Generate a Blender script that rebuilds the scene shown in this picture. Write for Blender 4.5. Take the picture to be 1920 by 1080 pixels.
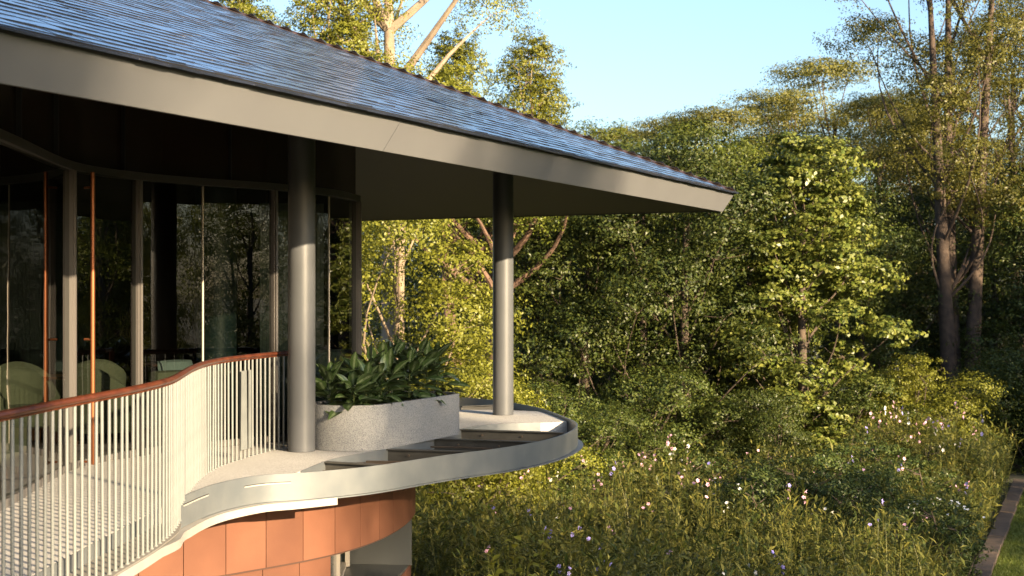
import bpy, bmesh, math, random
import numpy as np
from mathutils import Vector, Matrix
R = math.radians
random.seed(7); rng = np.random.default_rng(7)
for o in list(bpy.data.objects): bpy.data.objects.remove(o)
S = bpy.context.scene; COL = S.collection

# ------------------------------------------------------------------ camera
cam_d = bpy.data.cameras.new('camera'); cam = bpy.data.objects.new('camera', cam_d); COL.objects.link(cam)
cam.location = (0, 0, 1.6); cam.rotation_euler = (R(90), 0, 0)
cam_d.sensor_width = 36; cam_d.lens = 50.6; cam_d.shift_y = 15/1920
cam_d.clip_start = .1; cam_d.clip_end = 4000
cam_d.dof.use_dof = True; cam_d.dof.focus_distance = 14.5; cam_d.dof.aperture_fstop = 3.5
S.camera = cam
# ------------------------------------------------------------------ light
SUN_AZ, SUN_EL = 50, 16          # to-sun azimuth: degrees from +X towards -Y
W = bpy.data.worlds.new('World'); S.world = W; W.use_nodes = True
nt = W.node_tree; bg = nt.nodes['Background']
sky = nt.nodes.new('ShaderNodeTexSky'); sky.sky_type = 'NISHITA'; sky.sun_disc = False
sky.sun_elevation = R(SUN_EL); sky.sun_rotation = R(90+SUN_AZ)
sky.air_density = 1.0; sky.dust_density = 2.2; sky.ozone_density = 2.6
nt.links.new(sky.outputs[0], bg.inputs[0]); bg.inputs[1].default_value = .092
sl = bpy.data.lights.new('sun', 'SUN'); sl.energy = 5; sl.angle = R(.6); sl.color = (1, .78, .50)
sun = bpy.data.objects.new('sun', sl); COL.objects.link(sun)
TS = Vector((math.cos(R(SUN_EL))*math.cos(R(SUN_AZ)), -math.cos(R(SUN_EL))*math.sin(R(SUN_AZ)), math.sin(R(SUN_EL))))
sun.rotation_euler = TS.to_track_quat('Z', 'Y').to_euler(); sun.location = (10, -10, 20)
S.view_settings.view_transform = 'Standard'; S.view_settings.look = 'None'
S.view_settings.exposure = 1.92; S.view_settings.gamma = 1
S.render.engine = 'CYCLES'; S.cycles.use_denoising = True
S.cycles.max_bounces = 8; S.cycles.transparent_max_bounces = 12; S.cycles.diffuse_bounces = 3
S.cycles.glossy_bounces = 3; S.cycles.transmission_bounces = 4; S.cycles.caustics_reflective = False; S.cycles.caustics_refractive = False

# ------------------------------------------------------------------ materials
M = {}
def mat(name, col, rough=.6, metal=0, spec=.5, noise=None, bump=None, var=0):
    """noise=(scale, other colour, amount); bump=(scale, strength); var=value variation per mesh island"""
    m = bpy.data.materials.new(name); m.use_nodes = True; M[name] = m
    t = m.node_tree; b = t.nodes['Principled BSDF']
    b.inputs['Roughness'].default_value = rough; b.inputs['Metallic'].default_value = metal
    b.inputs['Specular IOR Level'].default_value = spec
    b.inputs['Base Color'].default_value = (*col, 1)
    if name.startswith('slate'): b.inputs['Coat Weight'].default_value = .7; b.inputs['Coat Roughness'].default_value = .22; b.inputs['Coat IOR'].default_value = 1.7
    src = None
    tc = t.nodes.new('ShaderNodeTexCoord')
    if noise:
        n = t.nodes.new('ShaderNodeTexNoise'); n.inputs['Scale'].default_value = noise[0]; n.inputs['Detail'].default_value = 5
        t.links.new(tc.outputs['Object'], n.inputs['Vector'])
        r = t.nodes.new('ShaderNodeMapRange'); r.inputs[1].default_value = .35; r.inputs[2].default_value = .65; r.inputs[4].default_value = noise[2]
        t.links.new(n.outputs[0], r.inputs[0])
        mx = t.nodes.new('ShaderNodeMix'); mx.data_type = 'RGBA'
        mx.inputs[6].default_value = (*col, 1); mx.inputs[7].default_value = (*noise[1], 1)
        t.links.new(r.outputs[0], mx.inputs[0]); src = mx.outputs[2]
    if var:
        g = t.nodes.new('ShaderNodeNewGeometry') if var > 0 else None
        oi = t.nodes.new('ShaderNodeObjectInfo')
        h = t.nodes.new('ShaderNodeHueSaturation')
        mr = t.nodes.new('ShaderNodeMapRange'); mr.inputs[3].default_value = 1-abs(var); mr.inputs[4].default_value = 1+abs(var)
        t.links.new(g.outputs['Random Per Island'] if g else oi.outputs['Random'], mr.inputs[0]); t.links.new(mr.outputs[0], h.inputs['Value'])
        if src: t.links.new(src, h.inputs['Color'])
        else: h.inputs['Color'].default_value = (*col, 1)
        src = h.outputs[0]
    if src: t.links.new(src, b.inputs['Base Color'])
    if bump:
        n2 = t.nodes.new('ShaderNodeTexNoise'); n2.inputs['Scale'].default_value = bump[0]; n2.inputs['Detail'].default_value = 4
        t.links.new(tc.outputs['Object'], n2.inputs['Vector'])
        bp = t.nodes.new('ShaderNodeBump'); bp.inputs['Strength'].default_value = bump[1]; bp.inputs['Distance'].default_value = .02
        t.links.new(n2.outputs[0], bp.inputs['Height']); t.links.new(bp.outputs[0], b.inputs['Normal'])
    return m
def terrazzo(name, base, chips, scale):
    m = mat(name, base, .75); t = m.node_tree; b = t.nodes['Principled BSDF']
    tc = t.nodes.new('ShaderNodeTexCoord'); v = t.nodes.new('ShaderNodeTexVoronoi'); v.inputs['Scale'].default_value = scale
    t.links.new(tc.outputs['Object'], v.inputs['Vector'])
    cr = t.nodes.new('ShaderNodeValToRGB'); e = cr.color_ramp.elements
    cr.color_ramp.interpolation = 'CONSTANT'
    e[0].color = (*chips[0], 1); e[0].position = 0; e[1].color = (*base, 1); e[1].position = .16
    for p, c in ((.5, chips[1]), (.62, base), (.84, chips[2])):
        q = e.new(p); q.color = (*c, 1)
    sx = t.nodes.new('ShaderNodeSeparateColor'); t.links.new(v.outputs['Color'], sx.inputs[0]); t.links.new(sx.outputs[0], cr.inputs[0])
    n = t.nodes.new('ShaderNodeTexNoise'); n.inputs['Scale'].default_value = 1.3; n.inputs['Detail'].default_value = 6; t.links.new(tc.outputs['Object'], n.inputs['Vector'])
    mr = t.nodes.new('ShaderNodeMapRange'); mr.inputs[3].default_value = .8; mr.inputs[4].default_value = 1.15; t.links.new(n.outputs[0], mr.inputs[0])
    h = t.nodes.new('ShaderNodeHueSaturation'); t.links.new(cr.outputs[0], h.inputs['Color']); t.links.new(mr.outputs[0], h.inputs['Value'])
    t.links.new(h.outputs[0], b.inputs['Base Color'])
    bp = t.nodes.new('ShaderNodeBump'); bp.inputs['Strength'].default_value = .4; bp.inputs['Distance'].default_value = .004
    t.links.new(v.outputs['Distance'], bp.inputs['Height']); t.links.new(bp.outputs[0], b.inputs['Normal'])
def leafmat(name, c1, c2, trans=.35, rough=.45):
    m = bpy.data.materials.new(name); m.use_nodes = True; M[name] = m; t = m.node_tree
    b = t.nodes['Principled BSDF']; out = t.nodes['Material Output']
    g = t.nodes.new('ShaderNodeNewGeometry'); mx = t.nodes.new('ShaderNodeMix'); mx.data_type = 'RGBA'
    mx.inputs[6].default_value = (*c1, 1); mx.inputs[7].default_value = (*c2, 1)
    t.links.new(g.outputs['Random Per Island'], mx.inputs[0])
    oi = t.nodes.new('ShaderNodeObjectInfo'); h = t.nodes.new('ShaderNodeHueSaturation')
    mr = t.nodes.new('ShaderNodeMapRange'); mr.inputs[3].default_value = .8; mr.inputs[4].default_value = 1.2; t.links.new(oi.outputs['Random'], mr.inputs[0])
    t.links.new(mr.outputs[0], h.inputs['Value']); t.links.new(mx.outputs[2], h.inputs['Color'])
    t.links.new(h.outputs[0], b.inputs['Base Color']); b.inputs['Roughness'].default_value = rough; b.inputs['Specular IOR Level'].default_value = .35
    tr = t.nodes.new('ShaderNodeBsdfTranslucent'); t.links.new(h.outputs[0], tr.inputs[0])
    ms = t.nodes.new('ShaderNodeMixShader'); ms.inputs[0].default_value = trans
    t.links.new(b.outputs[0], ms.inputs[1]); t.links.new(tr.outputs[0], ms.inputs[2]); t.links.new(ms.outputs[0], out.inputs[0])
def glassmat(name, tint, ior=1.6):
    m = bpy.data.materials.new(name); m.use_nodes = True; M[name] = m; t = m.node_tree; out = t.nodes['Material Output']
    t.nodes.remove(t.nodes['Principled BSDF'])
    f = t.nodes.new('ShaderNodeFresnel'); f.inputs[0].default_value = ior
    ge = t.nodes.new('ShaderNodeNewGeometry'); mi = t.nodes.new('ShaderNodeMix'); mi.inputs[2].default_value = ior; mi.inputs[3].default_value = 1/ior   # same reflectance from both faces of the sheet
    t.links.new(ge.outputs['Backfacing'], mi.inputs[0]); t.links.new(mi.outputs[0], f.inputs[0])
    a = t.nodes.new('ShaderNodeBsdfTransparent'); a.inputs[0].default_value = (*tint, 1)
    g = t.nodes.new('ShaderNodeBsdfGlossy'); g.inputs['Roughness'].default_value = .004
    n = t.nodes.new('ShaderNodeTexNoise'); n.inputs['Scale'].default_value = .9; tc = t.nodes.new('ShaderNodeTexCoord'); t.links.new(tc.outputs['Object'], n.inputs['Vector'])
    bp = t.nodes.new('ShaderNodeBump'); bp.inputs['Strength'].default_value = .05; bp.inputs['Distance'].default_value = .05
    t.links.new(n.outputs[0], bp.inputs['Height']); t.links.new(bp.outputs[0], g.inputs['Normal'])
    ms = t.nodes.new('ShaderNodeMixShader'); t.links.new(f.outputs[0], ms.inputs[0]); t.links.new(a.outputs[0], ms.inputs[1]); t.links.new(g.outputs[0], ms.inputs[2])
    t.links.new(ms.outputs[0], out.inputs[0])

mat('fascia', (0.128, 0.129, 0.131), .45, 0, .4, noise=(1.1, (0.118, 0.118, 0.122), .8))
mat('soffit', (0.098, 0.092, 0.077), .7)
mat('slate', (.011, .018, .036), .27, 0, 1.0, noise=(6, (.035, .03, .035), .6), bump=(9, .12), var=-.35)
mat('slate_mass', (.011, .018, .036), .27, 0, 1.0, noise=(6, (.035, .03, .035), .6), bump=(9, .12), var=.35)
mat('hipcap', (.05, .028, .022), .5, noise=(9, (.025, .017, .015), .8))
mat('column', (0.082, 0.085, 0.091), .42, 0, .4, noise=(2.5, (0.072, 0.076, 0.080), .8))
mat('steel_shaded', (0.072, 0.069, 0.062), .5, .2, .5, noise=(5, (0.046, 0.043, 0.036), .9))  # beam steel darkened in colour to stand in for shade on the webs
mat('galv', (0.160, 0.171, 0.174), .42, .25, .5, noise=(3.5, (0.124, 0.138, 0.148), .9), bump=(14, .04))
mat('baluster', (0.172, 0.181, 0.174), .5, noise=(8, (0.147, 0.155, 0.151), .9))
mat('mahogany', (0.117, 0.033, 0.014), .30, 0, .5, noise=(7, (0.062, 0.017, 0.008), .9))
mat('mullion', (0.126, 0.116, 0.109), .4, .2)
mat('frame_dark', (.05, .045, .042), .5)
mat('copper', (0.257, 0.090, 0.035), .35, .6)
mat('lip', (0.341, 0.321, 0.288), .7, noise=(5, (0.295, 0.276, 0.243), .8))
mat('ledge', (0.223, 0.203, 0.171), .8, noise=(6, (0.197, 0.183, 0.157), .9))
mat('terracotta', (0.150, 0.063, 0.036), .62, 0, .3, noise=(2.2, (0.122, 0.050, 0.029), .9), bump=(60, .05), var=-.16)
mat('joint', (.06, .03, .02), .9)
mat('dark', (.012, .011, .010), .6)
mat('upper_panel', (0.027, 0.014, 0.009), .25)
mat('wood_floor', (0.078, 0.043, 0.023), .45, noise=(4, (0.055, 0.027, 0.016), .9))
mat('rod', (.10, .075, .055), .6, .3)
mat('shade_sheet', (.05, .042, .034), .9)
mat('window_metal', (0.144, 0.148, 0.141), .4, .5)
mat('frame_light', (0.407, 0.360, 0.302), .5)
mat('fabric', (0.112, 0.114, 0.072), .9, noise=(40, (0.092, 0.098, 0.062), .8))
mat('cushion', (0.157, 0.197, 0.190), .9, noise=(50, (0.131, 0.171, 0.164), .8))
mat('mint', (0.092, 0.131, 0.108), .3, noise=(12, (0.079, 0.114, 0.092), .7))
mat('teal', (0.023, 0.043, 0.043), .3)
mat('wood', (0.148, 0.058, 0.023), .4, noise=(8, (0.094, 0.035, 0.016), .9))
mat('soil', (.05, .036, .024), .95, noise=(3, (.08, .06, .035), 1), bump=(8, .6))
mat('ground', (.045, .05, .022), .95, noise=(.4, (.07, .06, .03), 1), bump=(4, .5))
mat('lawn', (.07, .10, .022), .9, noise=(2, (.10, .12, .03), 1), bump=(30, .6))
mat('kerb', (0.098, 0.066, 0.046), .85, noise=(5, (0.052, 0.039, 0.029), 1), bump=(20, .4), var=-.2)
mat('bark', (.10, .072, .05), .9, noise=(5, (.055, .04, .03), 1), bump=(12, .8))
mat('bark_brown', (0.168, 0.101, 0.067), .9, noise=(4, (0.092, 0.055, 0.038), 1), bump=(10, .7))
mat('bark_dark', (.085, .058, .042), .9, noise=(5, (.045, .032, .025), 1), bump=(12, .8))
mat('bark_pale', (0.276, 0.210, 0.144), .85, noise=(3, (0.183, 0.138, 0.098), 1), bump=(9, .5))
mat('pinkwall', (.62, .36, .26), .8, noise=(1, (.55, .32, .23), .8))
mat('winglass', (.03, .04, .05), .15)
mat('flower', (.75, .42, .55), .6, var=-.25)
mat('flower_blue', (.30, .26, .65), .6, var=-.25)
mat('flower_white', (.80, .78, .75), .6)
terrazzo('terrazzo', (0.504, 0.487, 0.454), ((0.353, 0.336, 0.311), (0.588, 0.571, 0.538), (0.403, 0.378, 0.353)), 130)
terrazzo('terrazzo_planter', (0.242, 0.242, 0.235), ((0.101, 0.108, 0.121), (0.296, 0.296, 0.289), (0.161, 0.168, 0.181)), 190)
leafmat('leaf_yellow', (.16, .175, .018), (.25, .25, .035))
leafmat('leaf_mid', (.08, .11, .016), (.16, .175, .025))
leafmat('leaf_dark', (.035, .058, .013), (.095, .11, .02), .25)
leafmat('leaf_olive', (.10, .105, .02), (.18, .165, .03))
leafmat('leaf_big', (.07, .10, .016), (.20, .21, .045), .28, .35)
leafmat('leaf_meadow', (.05, .075, .014), (.22, .20, .045), .4)
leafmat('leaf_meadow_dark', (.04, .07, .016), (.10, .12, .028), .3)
leafmat('grass', (.09, .13, .02), (.16, .18, .035), .4)
glassmat('glass', (.40, .44, .42), 1.9)
glassmat('glass_clear', (.8, .86, .84), 1.5)
# variegated house-plant leaf: paler stripe each side of the midrib (uv.y = across the leaf)
m = mat('aglaonema', (.03, .075, .02), .28, 0, .5); t = m.node_tree; b = t.nodes['Principled BSDF']
uv = t.nodes.new('ShaderNodeTexCoord'); sx = t.nodes.new('ShaderNodeSeparateXYZ'); t.links.new(uv.outputs['UV'], sx.inputs[0])
no = t.nodes.new('ShaderNodeTexNoise'); no.inputs['Scale'].default_value = 7; t.links.new(uv.outputs['UV'], no.inputs['Vector'])
ad = t.nodes.new('ShaderNodeMath'); ad.operation = 'MULTIPLY_ADD'; t.links.new(no.outputs[0], ad.inputs[0]); ad.inputs[1].default_value = .35; t.links.new(sx.outputs[1], ad.inputs[2])
cr = t.nodes.new('ShaderNodeValToRGB'); e = cr.color_ramp.elements
e[0].position = .50; e[0].color = (.04, .07, .02, 1); e[1].position = .86; e[1].color = (.04, .068, .02, 1)
for p, c in ((.60, (.17, .21, .11)), (.66, (.05, .085, .026)), (.73, (.18, .22, .12))): q = e.new(p); q.color = (*c, 1)
t.links.new(ad.outputs[0], cr.inputs[0]); t.links.new(cr.outputs[0], b.inputs['Base Color'])

# ------------------------------------------------------------------ helpers
class MB:
    def __init__(s): s.v = []; s.f = []
    def add(s, v, f):
        k = len(s.v); s.v += [tuple(p) for p in v]; s.f += [tuple(i+k for i in q) for q in f]; return s
    def box(s, c, d, rz=0):
        x, y, z = d[0]/2, d[1]/2, d[2]/2; ca, sa = math.cos(rz), math.sin(rz); vs = []
        for k in range(8):
            px, py, pz = (x if k & 1 else -x), (y if k & 2 else -y), (z if k & 4 else -z)
            vs.append((c[0]+px*ca-py*sa, c[1]+px*sa+py*ca, c[2]+pz))
        return s.add(vs, [(0,2,3,1),(4,5,7,6),(0,1,5,4),(2,6,7,3),(0,4,6,2),(1,3,7,5)])
    def tube(s, pts, rad, n=10, caps=True):
        pts = [Vector(p) for p in pts]; k0 = len(s.v)
        if not hasattr(rad, '__len__'): rad = [rad]*len(pts)
        side = None
        for i, p in enumerate(pts):
            d = (pts[min(i+1, len(pts)-1)]-pts[max(i-1, 0)]).normalized()
            if side is None: side = d.orthogonal().normalized()
            side = (side-d*side.dot(d)).normalized(); up = d.cross(side)
            for j in range(n):
                a = 2*math.pi*j/n; q = p+(side*math.cos(a)+up*math.sin(a))*rad[i]; s.v.append(tuple(q))
        for i in range(len(pts)-1):
            for j in range(n):
                a = k0+i*n+j; b = k0+i*n+(j+1) % n; s.f.append((a, b, b+n, a+n))
        if caps:
            s.f.append(tuple(k0+j for j in reversed(range(n)))); s.f.append(tuple(k0+(len(pts)-1)*n+j for j in range(n)))
        return s
    def ribbon(s, pts, prof, closed=False):
        """sweep an (out, z) profile along a plan path; 'out' is to the right of travel"""
        n = len(pts); k0 = len(s.v)
        for i in range(n):
            a = pts[i-1] if (i or closed) else pts[0]; b = pts[(i+1) % n] if (i < n-1 or closed) else pts[-1]
            d = Vector((b[0]-a[0], b[1]-a[1])).normalized(); nr = Vector((d.y, -d.x))
            pr = prof(i/(n-1)) if callable(prof) else prof; m = len(pr)
            for (o, z) in pr: s.v.append((pts[i][0]+nr.x*o, pts[i][1]+nr.y*o, z))
        for i in range(n if closed else n-1):
            for j in range(m):
                a = k0+i*m+j; b = k0+i*m+(j+1) % m; c = k0+((i+1) % n)*m+(j+1) % m; d = k0+((i+1) % n)*m+j
                s.f.append((a, d, c, b))
        if not closed:
            s.f.append(tuple(k0+j for j in range(m))); s.f.append(tuple(k0+(n-1)*m+j for j in reversed(range(m))))
        return s
    def prism(s, poly, z0, z1):
        n = len(poly); v = [(p[0], p[1], z0) for p in poly]+[(p[0], p[1], z1) for p in poly]
        return s.add(v, [tuple(range(n-1, -1, -1)), tuple(range(n, 2*n))]+[(i, (i+1) % n, n+(i+1) % n, n+i) for i in range(n)])
    def lathe(s, c, prof, n=32):
        k0 = len(s.v)
        for (r, z) in prof:
            for j in range(n): a = 2*math.pi*j/n; s.v.append((c[0]+r*math.cos(a), c[1]+r*math.sin(a), c[2]+z))
        for i in range(len(prof)-1):
            for j in range(n): a = k0+i*n+j; b = k0+i*n+(j+1) % n; s.f.append((a, b, b+n, a+n))
        s.f.append(tuple(k0+j for j in reversed(range(n)))); s.f.append(tuple(k0+(len(prof)-1)*n+j for j in range(n)))
        return s
def mesh_of(mb, name, off=(0, 0, 0), smooth=False, bevel=0):
    me = bpy.data.meshes.new(name)
    me.from_pydata([(x-off[0], y-off[1], z-off[2]) for x, y, z in mb.v], [], mb.f); me.update()
    bm = bmesh.new(); bm.from_mesh(me); bmesh.ops.recalc_face_normals(bm, faces=bm.faces)
    if bevel: bmesh.ops.bevel(bm, geom=[e for e in bm.edges if len(e.link_faces) == 2 and e.calc_face_angle(0) > .6], offset=bevel, segments=2, affect='EDGES', profile=.5)
    if smooth:
        for f in bm.faces: f.smooth = True
        for e in bm.edges:
            if len(e.link_faces) == 2 and e.calc_face_angle(0) > R(38): e.smooth = False
    bm.to_mesh(me); bm.free(); return me
def wloc(o):
    v = Vector((0, 0, 0))
    while o: v += o.location; o = o.parent
    return v
def link(name, me, material=None, parent=None, **kw):
    o = bpy.data.objects.new(name, me); COL.objects.link(o)
    if material and not me.materials: me.materials.append(M[material])
    if parent: o.parent = parent
    for k, v in kw.items(): o[k] = v
    return o
def part(name, mb, material, parent, smooth=False, bevel=0, **kw):
    return link(name, mesh_of(mb, name, wloc(parent), smooth, bevel), material, parent, **kw)
def thing(name, label, cat, loc=(0, 0, 0), group=None):
    o = bpy.data.objects.new(name, None); COL.objects.link(o); o.location = loc; o.empty_display_size = .2
    o['label'] = label; o['category'] = cat
    if group: o['group'] = group
    return o
def struct(name, mb, material, smooth=False): return link(name, mesh_of(mb, name, smooth=smooth), material, None, kind='structure')
def spline(pts, step=.1):
    """Catmull-Rom through the points, resampled at an even step"""
    P = [np.array(p, float) for p in pts]; P = [2*P[0]-P[1]]+P+[2*P[-1]-P[-2]]; out = []
    for i in range(1, len(P)-2):
        for k in range(40):
            u = k/40; a, b, c, d = P[i-1:i+3]
            out.append(.5*(2*b+(c-a)*u+(2*a-5*b+4*c-d)*u*u+(3*b-a-3*c+d)*u**3))
    out.append(P[-2]); out = np.array(out)
    L = np.concatenate([[0], np.cumsum(np.linalg.norm(np.diff(out, axis=0), axis=1))]); n = max(2, int(round(L[-1]/step))+1)
    s = np.linspace(0, L[-1], n)
    return [tuple(np.interp(x, L, out[:, k]) for k in range(out.shape[1])) for x in s]
def leaves_mesh(name, c, nrm, L, Wd, material, tang=None):
    """diamond-shaped folded leaves, one quad each"""
    n = len(c); nrm = nrm/np.maximum(np.linalg.norm(nrm, axis=1, keepdims=True), 1e-6)
    t = rng.normal(size=(n, 3)) if tang is None else tang
    t = t-nrm*(t*nrm).sum(1, keepdims=True); t /= np.maximum(np.linalg.norm(t, axis=1, keepdims=True), 1e-6)
    b = np.cross(nrm, t); L = np.broadcast_to(L, n)[:, None]; Wd = np.broadcast_to(Wd, n)[:, None]
    v = np.empty((n, 4, 3), np.float32)
    v[:, 0] = c-t*L/2; v[:, 1] = c+b*Wd/2+nrm*Wd*.25; v[:, 2] = c+t*L/2-nrm*L*.12; v[:, 3] = c-b*Wd/2+nrm*Wd*.25
    me = bpy.data.meshes.new(name); me.vertices.add(4*n); me.vertices.foreach_set('co', v.ravel())
    me.loops.add(4*n); me.loops.foreach_set('vertex_index', np.arange(4*n, dtype=np.int32))
    me.polygons.add(n); me.polygons.foreach_set('loop_start', np.arange(0, 4*n, 4, dtype=np.int32))
    me.update(calc_edges=True)
    for mm in (material if isinstance(material, list) else [material]): me.materials.append(M[mm])
    return me
def copy_tree(o, parent=None):
    c = o.copy(); COL.objects.link(c); c.parent = parent
    for ch in list(o.children): copy_tree(ch, c)
    return c

# ------------------------------------------------------------------ ground
FZ = -3.0
g = MB(); X = [-1500, -60, -20, 0, 20, 60, 1500]; Y = [-1500, -60, -20, 10, 36, 60, 120, 2500]
vs = [(x, y, FZ-(0 if y <= 36 else 1.5 if y < 100 else 3.0)) for y in Y for x in X]
g.add(vs, [(j*7+i, j*7+i+1, (j+1)*7+i+1, (j+1)*7+i) for j in range(len(Y)-1) for i in range(6)])
struct('ground', g, 'ground')
def kerb_x(y): return 7.6+(y-23.66)*.406
lw = MB(); ys = np.linspace(4, 36, 17)
lw.add([(kerb_x(y)+.28, y, FZ+.01) for y in ys]+[(kerb_x(y)+16, y, FZ+.01) for y in ys], [(i, 17+i, 18+i, i+1) for i in range(16)])
struct('lawn', lw, 'lawn')

# ------------------------------------------------------------------ pavilion
U = Vector((.4286, .9036, 0)); N = Vector((.9036, -.4286, 0)); V = -N; Z = Vector((0, 0, 1))
CB = Vector((3.0, 20.5, 2.8))
pav = thing('pavilion', 'low pavilion with dark slate hip roof, deep grey eaves and curved terracotta and glass walls', 'building', (0, 0, -3))
LE, LF, WD = 27.0, 12.2, 6.1      # eave lengths along U and along V, half width
PITCH = .4184
EZ = 3.07
CT = CB+N*.14+U*.14; CT.z = EZ
def rp(a, b, dz=0):      # roof plan: a back along the long eave (-U), b inward along V; long slope height
    return CT-U*a+V*b+Z*(PITCH*min(b, 2*WD-b)+dz)
# fascia: leaning board with thickness along both eaves, one board per side
def board(mb, p0, p1, q0, q1, inn, th=.03):
    mb.add([p0, p1, q1, q0, p0+inn*th, p1+inn*th, q1+inn*th, q0+inn*th], [(0,1,2,3),(7,6,5,4),(0,4,5,1),(2,6,7,3),(1,5,6,2),(0,3,7,4)])
fa = MB(); B0 = CB-U*LE; T0 = CT-U*(LE+.14)
board(fa, B0, CB, T0, Vector(CT), V)
fas = part('fascia', fa, 'fascia', pav)
for a in (9.5,):     # sheet joints along the fascia
    j = MB(); p = CB-U*a+N*.002; q = CT-U*(a+.06)+N*.002
    board(j, p, p+U*.005, q, q+U*.005, N, .001); part('sheet_joint', j, 'column', fas)
fb = MB(); B1 = CB+V*LF; T1 = CT+V*(LF+.14)
board(fb, CB+V*.03, B1, CT+V*.03, T1, -U); part('fascia', fb, 'fascia', pav)
# soffit: sloping up from both eaves, mitred at the corner
so = MB(); SL = .25; k = 3.6
I0 = CB-U*.03+V*.03+Z*.012; I1 = CB+(V-U)*k+Z*(k*SL+.012)
so.add([I0, I0-U*LE, I0-U*LE+V*k+Z*k*SL, I1], [(0,1,2,3)])
so.add([I0, I1, I0+V*LF-U*k+Z*k*SL, I0+V*LF], [(0,1,2,3)])
so.add([I1, I1-U*(LE-k), I1-U*(LE-k)+V*(LF-k), I1+V*(LF-k)], [(0,1,2,3)])
part('soffit', so, 'soffit', pav)
# roof deck
rd = MB()
pts = [rp(0, 0), rp(LE, 0), rp(LE, WD), rp(WD, WD), rp(0, 2*WD), rp(LE, 2*WD)]
pts = [p-Z*.02 for p in pts]
rd.add(pts, [(0, 3, 2, 1), (0, 4, 3), (4, 5, 2, 3)])
roof = part('roof', rd, 'dark', pav)
ed = MB(); board(ed, CT-U*LE+N*.02-Z*.015, CT+N*.02+U*.02-Z*.015, CT-U*LE+N*.035+Z*.02, CT+N*.035+U*.035+Z*.02, V, .06)
part('eave_edge', ed, 'dark', roof)
ed = MB(); board(ed, CT+U*.02-Z*.015, CT+V*LF+U*.02-Z*.015, CT+U*.035+Z*.02, CT+V*LF+U*.035+Z*.02, -U, .06)
part('eave_edge', ed, 'dark', roof)
# slates, course by course, on the long slope
EXPO, SW = .155, .30
slope_dir = (V+Z*PITCH).normalized(); up_n = U.cross(slope_dir); up_n = up_n if up_n.z > 0 else -up_n
sm = MB(); hw, ln, th = .1495, .185, .016
sm.add([(-hw,0,0),(hw,0,0),(hw,ln,-.012),(-hw,ln,-.012),(-hw+.004,.003,th),(hw-.004,.003,th),(hw-.004,ln,.008),(-hw+.004,ln,.008)],
       [(0,3,2,1),(4,5,6,7),(0,1,5,4),(1,2,6,5),(2,3,7,6),(3,0,4,7)])
slate_me = mesh_of(sm, 'slate'); slate_me.materials.append(M['slate'])
slates = []
fr = random.Random(3)
sv = np.array([v[:] for v in sm.v]); basis = np.array([list(-U), list(slope_dir), list(up_n)])
for r in range(int(WD/EXPO)+1):
    b = r*EXPO-.05; a0 = max(0, b)+(.15 if r % 2 else 0); k = 0
    while True:
        a = a0+k*SW+.15; k += 1
        if a > 21: break
        p = CT-U*a+V*b+Z*(PITCH*b+.006)
        p += slope_dir*fr.uniform(-.006, .006)+up_n*fr.uniform(0, .004)
        tilt, roll = fr.gauss(0, .012), fr.gauss(0, .007)
        px = 960+2700*p.x/p.y if p.y > 1 else -9999; py = 555-2700*(p.z-1.6)/p.y if p.y > 1 else -9999
        vis = (-60 < px < 1400 and -30 < py) and p.y or 1e6
        slates.append((vis+r*.001, p, tilt, roll))
slates.sort(key=lambda s: s[0])
mass = MB()
for i, (d, p, tilt, roll) in enumerate(slates):
    Mx = Matrix((list(-U), list(slope_dir), list(up_n))).transposed() @ Matrix.Rotation(tilt, 3, 'X') @ Matrix.Rotation(roll, 3, 'Y')
    if i < 300:
        o = link('slate', slate_me, None, roof); o.matrix_local = Matrix.Translation(p-wloc(roof)) @ Mx.to_4x4()
    else:
        mass.add([p+Mx @ Vector(v) for v in sm.v], sm.f)
part('slate_courses', mass, 'slate_mass', roof, kind='stuff')
# slates of the end slope, plain courses
ms2 = MB()
s2 = (-U+Z*PITCH).normalized(); n2 = V.cross(s2); n2 = n2 if n2.z > 0 else -n2
for r in range(int(WD/EXPO)):
    b = r*EXPO-.04
    p0 = CT+V*(b+.02)-U*b+Z*(PITCH*b+.006); p1 = CT+V*(2*WD-b)-U*b+Z*(PITCH*b+.006)
    ms2.add([p0, p1, p1+s2*.22, p0+s2*.22, p0+n2*.016, p1+n2*.016, p1+s2*.22+n2*.002, p0+s2*.22+n2*.002], [(0,1,2,3),(4,7,6,5),(0,4,5,1),(1,5,6,2),(2,6,7,3),(3,7,4,0)])
part('slate_courses', ms2, 'slate_mass', roof, kind='stuff')
hp = MB(); k = 70
for i in range(k):     # hip caps, overlapping
    a, b = WD*i/k, WD*(i+1.25)/k
    p, q = rp(a, a, .028), rp(b, b, .034); d = (q-p).normalized(); s = d.cross(Z).normalized()
    up = s.cross(d)
    hp.add([p-s*.09-up*.045, p+up*.018, p+s*.09-up*.045, q-s*.085-up*.05, q+up*.012, q+s*.085-up*.05], [(0,1,4,3),(1,2,5,4),(0,2,1),(3,4,5),(0,3,5,2)])
part('hip_cap', hp, 'hipcap', roof)
hp = MB(); hp.tube([rp(WD-.3, WD, .02), rp(LE, WD, .02)], .07, 8); part('ridge_cap', hp, 'hipcap', roof)
# columns
for (x, y) in ((-2.17, 14.85), (-.12, 19.4)):
    c = MB(); c.lathe((x, y, 0), [(.14, .003), (.14, 3.75)], 48); cc = part('column', c, 'column', pav, smooth=True)
    c = MB(); c.lathe((x, y, 0), [(.1435, .0035), (.1435, .018)], 48); part('base_ring', c, 'column', cc, smooth=True)

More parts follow.
